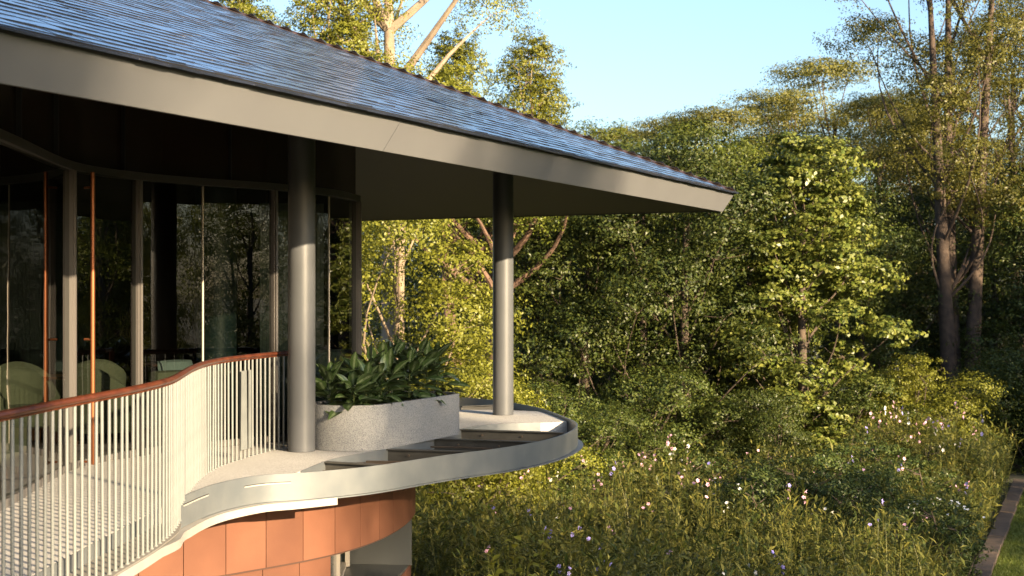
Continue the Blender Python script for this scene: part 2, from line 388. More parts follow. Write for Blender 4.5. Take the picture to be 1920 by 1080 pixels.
# terrace slab
band = spline([(-2.59, 11.0), (-2.476, 11.94), (-2.216, 12.54), (-1.81, 12.78), (-1.275, 13.25), (-.664, 14.13), (.04, 15.03), (.54, 16.1), (.80, 17.5), (.65, 18.84), (.30, 20.4), (-.3, 21.7), (-.95, 22.3), (-2.0, 22.6), (-3.6, 22.6)], .12)
def inset(path, d):
    out = []
    for i, p in enumerate(path):
        a, b = path[max(i-1, 0)], path[min(i+1, len(path)-1)]; t = Vector((b[0]-a[0], b[1]-a[1])).normalized()
        out.append((p[0]-t.y*d, p[1]+t.x*d))
    return out
bin_ = inset(band, .022)
iS = min(range(len(band)), key=lambda i: abs(band[i][0]+1.93)+abs(band[i][1]-12.72))
i2 = min(range(len(band)), key=lambda i: abs(band[i][1]-18.45)+(0 if band[i][0] > 0 else 9))
i3 = min(range(len(band)), key=lambda i: abs(band[i][1]-20.1)+(0 if band[i][0] > 0 else 9))
edge_in = spline([(-1.93, 13.12), (-1.78, 14.03), (-1.56, 14.55), (-1.30, 15.05), (-.896, 16.12), (-.62, 17.25), (-.40, 17.75), (.05, 18.05), (.5, 18.2)], .15)
left = spline([(-3.6, 1.6), (-3.05, 3.6), (-2.80, 6.2), (-2.74, 8.8), (-2.68, 10.3), (-2.66, 10.9)], .25)
deck = left+bin_[1:iS]+edge_in+bin_[i2:i3]+[(-.2, 20.25), (-.9, 20.2), (-1.5, 20.6), (-2.2, 22.3), (-9, 22.3), (-9, 1.6)]
tz = MB(); tz.prism(deck, -.2, 0); slab = part('terrace_slab', tz, 'terrazzo', pav)
bd = MB(); tall = lambda u: [(0, -.205), (.0, .035), (-.018, .035), (-.018, -.205)]
bd.ribbon(band, tall); ebd = part('edge_band', bd, 'galv', pav, smooth=True)
fl = MB(); fl.ribbon(band[6:], lambda u: [(.004+.10*min(1, max(0, (u-.25)*3)), -.222), (.004+.10*min(1, max(0, (u-.25)*3)), -.209), (-.3, -.209), (-.3, -.222)]); part('bottom_flange', fl, 'galv', pav, smooth=True)
# drain slots painted on the band: cream bar as lit lip, dark bar as shade
def along(path, t0, t1):
    return [p for p in path if t0 <= p[1] <= t1]
for (y0, y1, z) in ((11.2, 11.95, -.035), (12.30, 12.72, -.045)):
    seg = [p for p in band if y0 <= p[1] <= y1 and p[0] < -1.75]
    s_ = MB(); s_.ribbon(inset(seg, -.001), [(.003, z-.009), (.003, z+.003), (0, z+.003), (0, z-.009)]); part('slot_lit_bar', s_, 'lip', ebd)
    s_ = MB(); s_.ribbon(inset(seg, -.001), [(.003, z+.0032), (.003, z+.009), (0, z+.009), (0, z+.0032)]); part('slot_shade_bar', s_, 'dark', ebd)
# steel edge of the openings
se = MB(); se.ribbon(edge_in[:-1], [(.010, -.199), (.010, .006), (.002, .006), (.002, -.199)]); part('opening_edge', se, 'galv', slab)
# trellis beams over the opening (I-sections)
for (a, b) in (((-1.82, 13.9), (-1.05, 13.55)), ((-1.33, 15.05), (-.17, 14.74)), ((-.90, 16.18), (.46, 15.72)), ((-.67, 17.28), (.745, 16.82)), ((-.74, 20.9), (-.1, 21.25))):
    a, b = Vector((*a, 0)), Vector((*b, 0)); b = a.lerp(b, .90); d = (b-a).normalized(); rz = math.atan2(d.y, d.x); c = (a+b)/2; L = (b-a).length
    bm_ = MB(); bm_.box((c.x, c.y, -.002), (L, .085, .010), rz); bm_.box((c.x, c.y, -.095), (L, .010, .176), rz); bm_.box((c.x, c.y, -.188), (L, .085, .010), rz)
    be = part('beam', bm_, 'steel_shaded', pav)
    if L > 1:
        for f in (.25, .62):
            bo = MB(); p = a+d*L*f; q = p+Vector((d.y, -d.x, 0))*.03
            bo.tube([(p.x, p.y, -.06), (q.x, q.y, -.06)], .012, 8); part('bolt', bo, 'rod', be)
tr = MB(); tr.prism(bin_[iS-2:i2+3]+[(.2, 18.6), (-.5, 18.2), (-.8, 17.3), (-1.1, 16.2), (-1.5, 15.1), (-2.0, 14.0), (-2.1, 13.0)], -.207, -.2015); part('shade_sheet', tr, 'shade_sheet', pav)  # dark sheet added under the opening, coloured as the shade below it
rr = random.Random(5)
for i, (x, y, L) in enumerate([(-1.62, 13.65, .55), (-1.5, 13.7, .5), (-1.25, 14.35, .9), (-1.22, 14.47, .95), (-1.18, 14.60, 1.0), (-1.1, 14.72, .9), (-.72, 15.5, 1.1), (-.70, 15.62, 1.15), (-.66, 15.78, 1.1), (-.6, 15.92, 1.0), (-.3, 16.65, 1.05), (-.28, 16.8, 1.0), (-.2, 17.0, .9), (.1, 17.5, .6), (.12, 17.62, .5), (.05, 17.75, .5)]):
    r_ = MB(); an = -.28+rr.uniform(-.05, .05); d = Vector((math.cos(an), math.sin(an), 0)); p = Vector((x-.3, y, -.085+rr.uniform(-.02, .02)))
    r_.tube([p, p+d*L*.36+Z*.006, p+d*L*.72], .010, 6); part('rod', r_, 'rod', pav)

# ledge and cream lip under the balustrade and band
lipp = spline([(-3.05, 1.6), (-2.78, 3.6), (-2.57, 6.2), (-2.45, 7.8), (-2.42, 8.8), (-2.39, 9.5), (-2.385, 9.9), (-2.40, 10.4), (-2.50, 11.1), (-2.43, 11.9), (-2.17, 12.48), (-1.9, 12.68), (-1.57, 12.95)], .12)
def lz(u): return -.115-.098*min(1, max(0, (u-.70)/.12))
lp = MB(); lp.ribbon(lipp, lambda u: [(0, lz(u)-.065), (0, lz(u)), (-.35, lz(u)), (-.35, lz(u)-.10)]); part('edge_lip', lp, 'lip', pav, smooth=True)
ld = MB(); iL = max(i for i, p in enumerate(lipp) if p[1] < 10.95); ld.ribbon(lipp[:iL], [(-.012, -.113), (-.012, -.107), (-.345, -.107), (-.345, -.113)]); part('ledge', ld, 'ledge', pav)
df = MB(); df.ribbon(left[:-1], [(.012, -.106), (.012, -.003), (.002, -.003), (.002, -.106)]); part('slab_edge_plate', df, 'galv', pav)

# terracotta wall below the terrace: backing + single panels, then the window bay
wall = spline([(-5.2, 9.3), (-4.4, 10.7), (-3.5, 11.9), (-2.62, 12.86), (-1.95, 13.62), (-1.55, 14.28), (-1.28, 15.1), (-1.13, 16.1), (-1.16, 17.0), (-1.5, 17.9), (-2.4, 18.8), (-4, 19.5)], .05)
bk = MB(); bk.ribbon(wall, [(-.02, -.92), (-.02, -.21), (-.12, -.21), (-.12, -.92)]); cw = part('cladding_wall', bk, 'joint', pav)
def panels(path, z0, z1, w, skip=()):
    L = 0; i0 = 0
    for i in range(1, len(path)):
        L += math.dist(path[i], path[i-1])
        if L >= w or i == len(path)-1:
            seg = path[i0:i+1]; x = seg[len(seg)//2]
            if len(seg) > 2 and not any(a <= x[1] <= b and x[0] > -2.2 for a, b in skip):
                # pull in the ends for the joint
                a, b = Vector(seg[0]), Vector(seg[1]); seg = [tuple(a.lerp(b, .08))]+seg[1:-1]+[tuple(Vector(seg[-1]).lerp(Vector(seg[-2]), .08))]
                pb = MB(); pb.ribbon(seg, [(0, z0), (0, z1), (-.02, z1), (-.02, z0)]); part('cladding_panel', pb, 'terracotta', cw, smooth=True)
            L = 0; i0 = i
panels(wall, -.90, -.212, .43)
lower = inset(wall, .05)
bk = MB(); iw = next(i for i, p in enumerate(lower) if p[1] > 13.95 and p[0] > -2.5); bk.ribbon(lower[:iw], [(-.02, -2.99), (-.02, -.925), (-.12, -.925), (-.12, -2.99)]); part('lower_backing', bk, 'joint', cw)
panels(lower[:iw+1], -2.98, -.912, .43)
# window bay set back under the overhang with a rounded metal surround
bay = lower[iw:]
iE = next(i for i, p in enumerate(bay) if p[1] > 16.4)
panels(bay[:iE+40], -2.98, -1.46, .43)
win = MB(); win.prism([bay[0]]+bay[:iE+10]+[(-2.9, 17.0), (-2.9, 14.4)], -1.455, -1.43)
wn = part('window_bay', win, 'window_metal', pav)
wp = MB(); e0 = (-1.78, 14.15); e1 = (-1.9, 16.2)
wp.box((-1.86, 15.25, -1.17), (.012, 1.7, .50), R(3)); part('pane', wp, 'winglass', wn)
fr_ = MB()
for y in (14.4, 15.2, 16.1): fr_.box((-1.84, y, -1.17), (.05, .07, .50), R(3))
fr_.box((-1.835, 15.25, -1.40), (.06, 1.76, .05), R(3)); part('window_frame', fr_, 'frame_light', wn)
rv = MB(); rv.box((-1.5, 16.25, -1.17), (.75, .03, .515), R(-8)); part('reveal', rv, 'window_metal', wn)
rv = MB(); rv.box((-1.95, 14.05, -1.17), (.03, .40, .515), R(15)); part('reveal', rv, 'dark', wn)
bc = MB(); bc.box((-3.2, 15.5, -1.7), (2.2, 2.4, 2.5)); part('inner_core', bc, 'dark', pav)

# glass wall
Wn = [(-3.30, 4.2), (-3.58, 7.6), (-3.84, 10.8), (-4.07, 13.25), (-3.75, 14.4), (-3.25, 15.12), (-2.62, 15.8), (-2.12, 16.66), (-1.91, 17.7)]
TZ = 2.76
tline = spline(Wn, .12)
up = MB(); up.ribbon(tline, [(-.02, TZ+.07), (-.02, 3.72), (-.05, 3.72), (-.05, TZ+.07)]); gw = part('glass_wall', up, 'upper_panel', pav, smooth=True)
tb = MB(); tb.ribbon(tline, [(.05, TZ), (.05, TZ+.075), (-.06, TZ+.075), (-.06, TZ)]); part('transom', tb, 'frame_dark', gw, smooth=True)
tb = MB(); tb.ribbon(tline, [(.04, .004), (.04, .07), (-.05, .07), (-.05, .004)]); part('sill_rail', tb, 'mullion', gw, smooth=True)
for i in (4, 10, 16, 22, 28, 34, 60, 72, 84, 96, 106):   # joints between the upper panels
    if i < len(tline)-1:
        p = tline[i]; j = MB(); q = tline[i+1]; rz = math.atan2(q[1]-p[1], q[0]-p[0])
        j.box((p[0], p[1], 3.27), (.012, .05, .86), rz); part('panel_joint', j, 'dark', gw)
for a, b in zip(Wn[:-1], Wn[1:]):
    seg = [p for p in tline if (Vector(p)-Vector(a)).dot(Vector(b)-Vector(a)) >= -.02 and (Vector(p)-Vector(b)).dot(Vector(a)-Vector(b)) >= -.02]
    d = (Vector(b)-Vector(a)).normalized(); A = Vector(a)+d*.012; B = Vector(b)-d*.012; nr = Vector((d.y, -d.x))*.0
    mid = None
    gp = MB(); gp.add([(A.x, A.y, .07), (B.x, B.y, .07), (B.x, B.y, TZ), (A.x, A.y, TZ)], [(0, 1, 2, 3)]); part('pane', gp, 'glass', gw)
for i in (0, 1, 3, 4, 6, 8):
    p = Wn[i]; a, b = Wn[max(i-1, 0)], Wn[min(i+1, len(Wn)-1)]; rz = math.atan2(b[1]-a[1], b[0]-a[0])
    mb = MB(); wd = .085
    mb.box((p[0], p[1], (TZ+.004)/2), (.055, .075, TZ-.004), rz)
    d = Vector((math.sin(rz), -math.cos(rz))); mb.box((p[0]+d.x*.048, p[1]+d.y*.048, (TZ+.004)/2), (.028, .024, TZ-.006), rz)
    part('mullion', mb, 'mullion', gw)
for i in (5, 7):
    p = Wn[i]; mb = MB(); mb.box((p[0], p[1], 1.41), (.016, .02, 2.68), .8); part('glass_joint', mb, 'frame_light', gw)
# return wall behind the corner
rw = MB(); rw.ribbon(spline([(-1.93, 17.76), (-2.3, 19.0), (-3.4, 20.4), (-6, 21.4)], .2), [(0, .004), (0, 3.72), (-.08, 3.72), (-.08, .004)]); part('return_wall', rw, 'upper_panel', pav, smooth=True)
# tall copper pull handle on the door leaf
ph = MB(); hx, hy = -3.86, 13.25
ph.tube([(hx, hy, .05), (hx, hy, 2.74)], .021, 12); dh = part('door_handle', ph, 'copper', pav, smooth=True)
for z in (.07, 1.2, 2.6):
    b_ = MB(); b_.tube([(hx, hy, z), (hx-.09, hy+.05, z)], .011, 8); part('handle_bracket', b_, 'copper', dh)
# interior shell (same building)
fl = MB(); fl.prism([(p[0]-.06, p[1]+.02) for p in tline]+[(-2.3, 18.8), (-3.4, 20.3), (-8.9, 21.4), (-8.9, 4.2)], .002, .008); part('room_floor', fl, 'wood_floor', pav)
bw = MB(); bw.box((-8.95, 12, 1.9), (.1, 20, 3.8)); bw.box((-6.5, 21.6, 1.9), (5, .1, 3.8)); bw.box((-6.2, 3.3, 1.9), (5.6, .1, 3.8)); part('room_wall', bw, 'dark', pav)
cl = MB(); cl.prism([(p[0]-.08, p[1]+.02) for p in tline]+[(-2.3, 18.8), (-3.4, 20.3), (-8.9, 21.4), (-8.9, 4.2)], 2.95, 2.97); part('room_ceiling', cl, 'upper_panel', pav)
mw = MB(); mw.box((-2.80, 18.3, 1.4), (.80, .12, 2.75), R(12)); mt = part('tiled_partition', mw, 'mint', pav)
for k in range(15):
    q = MB(); f = -.37+k*.052; q.box((-2.80+f*math.cos(R(12))+.0626*math.sin(R(12)), 18.3+f*math.sin(R(12))-.0626*math.cos(R(12)), 1.4), (.006, .004, 2.7), R(12)); part('tile_joint', q, 'teal', mt)
tc_ = MB(); tc_.lathe((-3.62, 17.6, .01), [(.25, 0), (.25, 2.9)], 40); part('tiled_column', tc_, 'teal', pav, smooth=True)

# ------------------------------------------------------------------ balustrade
rail = spline([(-3.25, 1.9), (-2.97, 3.6), (-2.72, 5.6), (-2.58, 7.26), (-2.53, 8.1), (-2.45, 9.13), (-2.43, 9.88), (-2.46, 10.45), (-2.56, 11.2), (-2.66, 11.95), (-2.735, 12.76), (-2.735, 13.5), (-2.65, 14.1), (-2.52, 14.75), (-2.37, 15.25)], .055)
bal = thing('balustrade', 'curving balustrade of slim pale steel bars under a red-brown timber handrail', 'railing', (-2.6, 8, 0))
hr = MB(); oval = [(.026*math.cos(a)*1.1, 1.0+.022*math.sin(a)) for a in [2*math.pi*k/12 for k in range(12)]]
hr.ribbon(rail, oval); part('handrail', hr, 'mahogany', bal, smooth=True)
fb_ = MB(); fb_.ribbon(rail, [(.012, .968), (.012, .978), (-.012, .978), (-.012, .968)]); part('flat_bar', fb_, 'mahogany', bal)
bl = {}
for nm, z0 in (('outer', -.107), ('inner', .001)):
    q = MB(); q.tube([(0, 0, z0), (0, 0, .969)], .0105, 10); q.lathe((0, 0, z0), [(.017, .0005), (.017, .010)], 10)
    bl[nm] = mesh_of(q, 'baluster', smooth=True); bl[nm].materials.append(M['baluster'])
for i in range(1, len(rail), 2):
    p = rail[i]; o = link('baluster', bl['outer' if p[1] < 10.95 else 'inner'], None, bal); o.location = Vector((p[0], p[1], 0))-bal.location
    o.rotation_euler = (random.gauss(0, .002), random.gauss(0, .002), random.uniform(0, 6))
def blade(y, wtop, wbot, z0, z1, off, name):
    i = min(range(len(rail)), key=lambda k: abs(rail[k][1]-y)); p = rail[i]; q = rail[i+1]; d = Vector((q[0]-p[0], q[1]-p[1])).normalized(); n_ = Vector((d.y, -d.x))*off
    m_ = MB(); c = Vector((p[0], p[1]))+n_; e = Vector((d.y, -d.x))*.005
    pts_ = [(c-d*wbot/2, z0), (c+d*wbot/2, z0), (c+d*wtop/2, z1), (c-d*wtop/2, z1)]
    m_.add([(v.x+e.x, v.y+e.y, z) for v, z in pts_]+[(v.x-e.x, v.y-e.y, z) for v, z in pts_], [(0,1,2,3),(7,6,5,4),(0,4,5,1),(1,5,6,2),(2,6,7,3),(3,7,4,0)])
    part(name, m_, 'baluster', bal)
blade(11.35, .05, .13, -.02, .965, .0, 'flat_post')
blade(14.05, .12, .16, .10, .87, .035, 'flat_plate'); blade(14.22, .05, .06, .10, .87, .035, 'flat_plate')
ep = MB(); ep.box((-2.18, 15.55, .5), (.05, .05, 1.02), .6); part('end_post', ep, 'mahogany', bal)
ep = MB(); ep.tube([(-2.37, 15.25, 1.0), (-2.19, 15.53, 1.0)], .024, 10); part('handrail', ep, 'mahogany', bal)

# ------------------------------------------------------------------ planter and its plants
pl = thing('planter', 'long rounded planter of pale speckled terrazzo on the terrace', 'planter', (-1.4, 16, 0))
def stadium(c0, c1, r, n=14):
    a0 = math.atan2(c1[1]-c0[1], c1[0]-c0[0]); out = []
    for k in range(n+1): a = a0-math.pi/2+math.pi*k/n; out.append((c1[0]+r*math.cos(a), c1[1]+r*math.sin(a)))
    for k in range(n+1): a = a0+math.pi/2+math.pi*k/n; out.append((c0[0]+r*math.cos(a), c0[1]+r*math.sin(a)))
    return out
P0, P1 = (-1.70, 15.25), (-1.06, 16.70)
so_, si_ = stadium(P0, P1, .45, 24), stadium(P0, P1, .38, 24); n = len(so_)
pm = MB(); rings = [(so_, .003), (so_, .455), (stadium(P0, P1, .443, 24), .47), (stadium(P0, P1, .39, 24), .47), (si_, .455), (si_, .30)]
for q, z in rings: pm.v += [(x, y, z) for x, y in q]
for k in range(len(rings)-1): pm.f += [(k*n+i, k*n+(i+1) % n, (k+1)*n+(i+1) % n, (k+1)*n+i) for i in range(n)]
pm.f.append(tuple(range(n-1, -1, -1))); part('wall', pm, 'terrazzo_planter', pl, smooth=True)
sm_ = MB(); sm_.prism(si_, .32, .42); part('soil', sm_, 'soil', pl)
def leaf_mesh(L, Wd, droop, fold, name, material, ns=7, pet=.25):
    """lance leaf on a petiole, arching; grows along +Y, up +Z"""
    vs, fs, uvs = [], [], []
    for i in range(ns+1):
        u = i/ns; w = Wd/2*max(.02, math.sin(math.pi*min(1, u**.85))**.8)*(1 if u < .98 else .05)
        y = L*(pet+u*(1-.25*droop*u)); z = -droop*L*(.15*u+.75*u*u)*.8
        for j, s in enumerate((-1, 0, 1)):
            vs.append((s*w, y, z+(abs(s)*w*fold))); uvs.append((u, .5+.5*abs(s)*.0+(.0 if s == 0 else .5*abs(s))))
    for i in range(ns):
        for j in range(2): a = i*3+j; fs.append((a, a+1, a+4, a+3))
    k = len(vs)
    for (y, z) in ((0, -.22*L*pet*2), (L*pet*1.02, 0)):
        for dx, dz in ((-.004, 0), (.004, 0), (0, .006)): vs.append((dx, y, z+dz)); uvs.append((0, .9))
    fs += [(k, k+1, k+4, k+3), (k+1, k+2, k+5, k+4), (k+2, k, k+3, k+5)]
    me = bpy.data.meshes.new(name); me.from_pydata(vs, [], fs); ul = me.uv_layers.new()
    for p in me.polygons:
        p.use_smooth = True
        for li in p.loop_indices: ul.data[li].uv = uvs[me.loops[li].vertex_index]
    me.materials.append(M[material]); return me
AG = [leaf_mesh(L, W_, d, f, 'leaf', 'aglaonema') for L, W_, d, f in ((.30, .125, .25, .3), (.33, .14, .45, .25), (.28, .11, .7, .3), (.34, .13, .15, .35))]
def house_plant(loc, h, n, meshes, label, group, spread=1.0):
    t_ = thing('foliage_plant', label, 'plant', loc, group)
    st = MB(); st.tube([(loc[0], loc[1], loc[2]), (loc[0]+.01, loc[1], loc[2]+h*.5)], [.013, .008], 7); part('stem', st, 'leaf_dark', t_)
    for i in range(n):
        u = (i+.5)/n; o = link('leaf', random.choice(meshes), None, t_)
        o.location = (random.gauss(0, .02), random.gauss(0, .02), h*(.04+.62*u)); el = R(max(-4, -6+80*u**1.1+random.gauss(0, 9))); az = i*2.4+random.gauss(0, .3)
        o.rotation_euler = (el, random.gauss(0, .3), az); s = random.uniform(.7, 1.05)*(1.05-.25*u)*spread; o.scale = (s, s, s)
d_ = (Vector(P1)-Vector(P0)); L_ = d_.length; d_.normalize(); nn_ = Vector((d_.y, -d_.x))
for i in range(15):
    a = -.22+(L_+.40)*(i % 8+ .3*(i//8))/7.4; s = .17 if i < 8 else -.17
    p = Vector(P0)+d_*a+nn_*(s+random.gauss(0, .04)); h = .36+.34*min(1, max(0, (a+.1)/1.1))*random.uniform(.85, 1.1)
    house_plant((p.x, p.y, .42), h, 27, AG, ['low variegated plant at the column end of the planter', 'mid-height variegated plant halfway along the planter', 'tall variegated plant at the far end of the planter'][min(2, int(max(0, a+.1)/.62))]+(' along its front rim' if i < 8 else ' along its rear rim'), 'variegated plants in the planter')
SP = [leaf_mesh(.42, .038, d, .2, 'leaf', 'leaf_yellow', 8, .05) for d in (.5, .9, 1.2)]
p = Vector(P1)+d_*.32+nn_*.12
house_plant((p.x, p.y, .42), .34, 26, SP, 'light green strap-leaved plant arching over the rounded end of the planter', None, 1.05)

# ------------------------------------------------------------------ furniture behind the glass
def tub_chair(loc, rz, label):
    t_ = thing('tub_chair', label, 'chair', loc, 'tub chairs behind the glass wall'); t_.rotation_euler.z = rz
    b_ = MB(); pr = []
    arc = [(.34*math.cos(a), .34*math.sin(a)) for a in [R(-35+250*k/18) for k in range(19)]]
    n_ = len(arc)
    b_.ribbon(arc, lambda u: [(.0, .16), (.03, .50+.36*math.sin(math.pi*u)**1.2), (-.02, .53+.36*math.sin(math.pi*u)**1.2), (-.08, .50+.34*math.sin(math.pi*u)**1.2), (-.07, .16)])
    me = mesh_of(b_, 'backrest', smooth=True); link('backrest', me, 'fabric', t_)
    s_ = MB(); s_.lathe((0, 0, 0), [(.24, .20), (.29, .23), (.295, .38), (.27, .43), (.1, .445)], 24); link('seat', mesh_of(s_, 'seat', smooth=True), 'fabric', t_)
    for a in (45, 135, 225, 315):
        l_ = MB(); l_.tube([(.22*math.cos(R(a)), .22*math.sin(R(a)), .21), (.26*math.cos(R(a)), .26*math.sin(R(a)), 0)], [.017, .011], 8); link('leg', mesh_of(l_, 'leg', smooth=True), 'wood', t_)
for (x, y, rz, lb) in ((-4.36, 15.30, 2.6, 'olive fabric tub chair just inside the glass beside the copper door handle'), (-5.15, 15.2, .6, 'olive fabric tub chair turned towards the dark timber table'),
                       (-4.75, 16.3, 3.6, 'olive fabric tub chair behind the timber table, back to the room'), (-4.45, 12.3, 2.2, 'olive fabric tub chair behind the long side pane'),
                       (-4.5, 11.3, 1.2, 'olive fabric tub chair at the far end of the side pane')):
    tub_chair((x, y, .008), rz, lb)
def round_table(loc, r, h, label):
    t_ = thing('round_table', label, 'table', loc)
    q = MB(); q.lathe((0, 0, 0), [(r-.01, h-.03), (r, h-.02), (r, h)], 32); link('tabletop', mesh_of(q, 'tabletop', smooth=True), 'wood', t_)
    q = MB(); q.lathe((0, 0, 0), [(.22, 0), (.22, .02), (.035, .04), (.035, h-.03)], 20); link('pedestal', mesh_of(q, 'pedestal', smooth=True), 'dark', t_)
round_table((-4.75, 15.65, .008), .36, .73, 'small round timber table between olive tub chairs')
round_table((-4.4, 18.6, .008), .5, .73, 'round timber table standing near the dark tiled column')
sf = thing('sofa', 'low green fabric sofa with its back against the glass', 'sofa', (-3.62, 15.75, .008)); sf.rotation_euler.z = R(48)
for nm, c, d in (('backrest', (0, -.3, .52), (1.15, .2, .56)), ('seat', (0, .1, .30), (1.15, .62, .24)), ('base', (0, .05, .11), (1.1, .7, .12))):
    q = MB(); q.box(c, d); link(nm, mesh_of(q, nm, smooth=True, bevel=.05 if nm != 'base' else .01), 'fabric' if nm != 'base' else 'wood', sf)
cu = MB()
for i in range(9):
    for j in range(9):
        x, y = -1+i/4, -1+j/4; h = .075*(max(0, 1-x**4)*max(0, 1-y**4))**.5; cu.v.append((x*.24*(1-.06*y*y), h, y*.17*(1-.06*x*x)))
for i in range(9):
    for j in range(9):
        x, y = -1+i/4, -1+j/4; h = .075*(max(0, 1-x**4)*max(0, 1-y**4))**.5; cu.v.append((x*.24*(1-.06*y*y), -h, y*.17*(1-.06*x*x)))
for i in range(8):
    for j in range(8): a = i*9+j; cu.f += [(a, a+1, a+10, a+9), (81+a, 81+a+9, 81+a+10, 81+a+1)]
cuo = link('cushion', mesh_of(cu, 'cushion', smooth=True), 'cushion', None, label='pale blue-green cushion leaning on the sofa back', category='cushion')
cuo.location = (-3.72, 16.0, .73); cuo.rotation_euler = (R(-20), 0, R(48))
ct = thing('counter', 'pale mint serving counter inside the end of the glass wall', 'counter', (-2.35, 18.0, .008))
q = MB(); q.box((-2.35, 18.0, .46), (.62, .45, .9), R(15)); part('body', q, 'mint', ct, bevel=.006)
q = MB(); q.box((-2.35, 18.0, .925), (.66, .49, .03), R(15)); part('countertop', q, 'teal', ct)

# ------------------------------------------------------------------ trees
def crown_cloud(clumps, per, leaf, flat=.6, seed=0):
    """leaves gathered in clumps: returns centres, normals"""
    C, Nn = [], []
    for (c, r) in clumps:
        k = int(per*r[0]*r[1]); 
        # sprays of leaves sit on the outer, upper shell of the clump; the inside stays open
        nsp = max(6, k//16); sd = rng.normal(size=(nsp, 3)); sd[:, 2] += .55; sd /= np.linalg.norm(sd, axis=1, keepdims=True)
        sr = .45+.68*rng.random(nsp)**.7; idx = rng.integers(0, nsp, k)
        p = sd[idx]*sr[idx][:, None]+rng.normal(size=(k, 3))*np.array([.12, .12, .08])
        pos = np.array(c)+p*np.array(r)
        nr = p*1.0+np.array([0, 0, flat*.35])+rng.normal(size=(k, 3))*.42
        C.append(pos); Nn.append(nr)
    return np.concatenate(C), np.concatenate(Nn)
def limb(mb, a, b, r0, r1, sag=.15, n=6, seg=7):
    a, b = Vector(a), Vector(b); pts = []; rd = []
    j = Vector((random.gauss(0, 1), random.gauss(0, 1), random.gauss(0, .5)))*(b-a).length*.07
    for i in range(n+1):
        u = i/n; p = a.lerp(b, u)+j*math.sin(math.pi*u); p.z += sag*(b-a).length*(u*u-u); pts.append(p); rd.append(r0+(r1-r0)*u)
    mb.tube(pts, rd, seg)
TREES = {}
def tree_proto(key, h, crown_r, crown_base, nclump, clump_r, per, leaf, lw_, leaf_mat, bark, trunk_r, flat=.6, trunks=1, layered=False, shape=1.0, explicit=None, lk=.2):
    mb = MB(); cl = []; per *= 2.3; leaf *= .66
    tops = []
    for k in range(trunks):
        a = 2.1*k; lean = .0 if trunks == 1 else .05*h
        base = Vector((math.cos(a)*trunk_r*1.0*(trunks > 1), math.sin(a)*trunk_r*1.0*(trunks > 1), -.3))
        top = base+Vector((math.cos(a)*lean+random.gauss(0, .2), math.sin(a)*lean+random.gauss(0, .2), h*(.86 if trunks == 1 else random.uniform(.72, .86))))
        pts = []; rd = []
        w = Vector((random.gauss(0, .25), random.gauss(0, .25), 0))
        for i in range(10):
            u = i/9; p = base.lerp(top, u)+w*math.sin(u*3.5)*.6; pts.append(p); rd.append(trunk_r*(1.25-.25*min(1, u*6) if u < .17 else 1-.78*(u-.17)/.83))
        mb.tube(pts, rd, 12); tops.append(pts)
    if explicit: cl = explicit
    else:
        for i in range(nclump):
            u = (i+.5)/nclump
            z = crown_base+(h-crown_base)*(u if not layered else round(u*5)/5)
            rr_ = crown_r*math.sin(math.pi*(.12+.80*((z-crown_base)/(h-crown_base))**shape))*random.uniform(.35, 1.0)
            a = i*2.4+random.gauss(0, .4); s = clump_r*random.uniform(.7, 1.25)
            cl.append(((rr_*math.cos(a), rr_*math.sin(a), z-s*.3), (s, s*random.uniform(.8, 1.2), s*random.uniform(.55, .8)*(.6 if layered else 1))))
    for (c, r) in cl:
        t_ = random.choice(tops); q = max(1, min(8, int((c[2]-r[0]*.9-1.2*math.hypot(c[0], c[1])*.4)/h*10)))
        limb(mb, t_[q], (c[0], c[1], c[2]-r[2]*.2), max(.02, trunk_r*lk), .014, .12)
        for e in range(3):
            limb(mb, (c[0], c[1], c[2]-r[2]*.2), (c[0]+random.uniform(-.7, .7)*r[0], c[1]+random.uniform(-.7, .7)*r[1], c[2]+random.uniform(-.2, .6)*r[2]), .013, .005, 0, 3, 5)
    C, Nn = crown_cloud(cl, per, leaf, flat); k = len(C)
    sz = leaf*rng.uniform(.65, 1.3, k)
    TREES[key] = (mesh_of(mb, 'trunk', smooth=True), leaves_mesh('crown', C, Nn, sz, sz*lw_, leaf_mat)); TREES[key][0].materials.append(M[bark])
    return k
tot = 0
tot += tree_proto('yellow', 12, 3.7, 1.5, 26, 1.4, 620, .15, .55, 'leaf_yellow', 'bark_pale', .22)
tot += tree_proto('mid', 13, 4.2, 2.0, 24, 1.55, 360, .17, .5, 'leaf_mid', 'bark', .24)
tot += tree_proto('dark', 12, 4.0, .8, 26, 1.5, 340, .19, .5, 'leaf_dark', 'bark', .22)
tot += tree_proto('olive', 15, 5.2, 5.0, 40, 1.6, 330, .16, .45, 'leaf_olive', 'bark', .26, .9, 1, True)
tot += tree_proto('vine', 13, 2.6, .6, 44, 1.05, 400, .25, .62, 'leaf_big', 'bark', .2, .35)
tot += tree_proto('vine_dark', 12, 2.7, .6, 40, 1.15, 300, .24, .6, 'leaf_dark', 'bark', .2, .35)
tot += tree_proto('tall', 21, 3.9, 8.5, 44, 1.25, 620, .15, .45, 'leaf_olive', 'bark_dark', .27, .5, 3)
tot += tree_proto('gum', 22, 4.6, 14.5, 13, 1.3, 560, .15, .5, 'leaf_yellow', 'bark_pale', .40, .5, 1, False, .8, None, .42)
tot += tree_proto('forked', 13, 4.0, 10.2, 22, 1.3, 340, .17, .5, 'leaf_mid', 'bark_brown', .34, .5, 3, False, 1, None, .4)
tot += tree_proto('slender', 15, 2.3, 6.5, 22, 1.1, 620, .14, .5, 'leaf_yellow', 'bark_pale', .17)
tot += tree_proto('oval', 15, .95, 11.3, 20, .82, 640, .14, .5, 'leaf_yellow', 'bark_pale', .13)
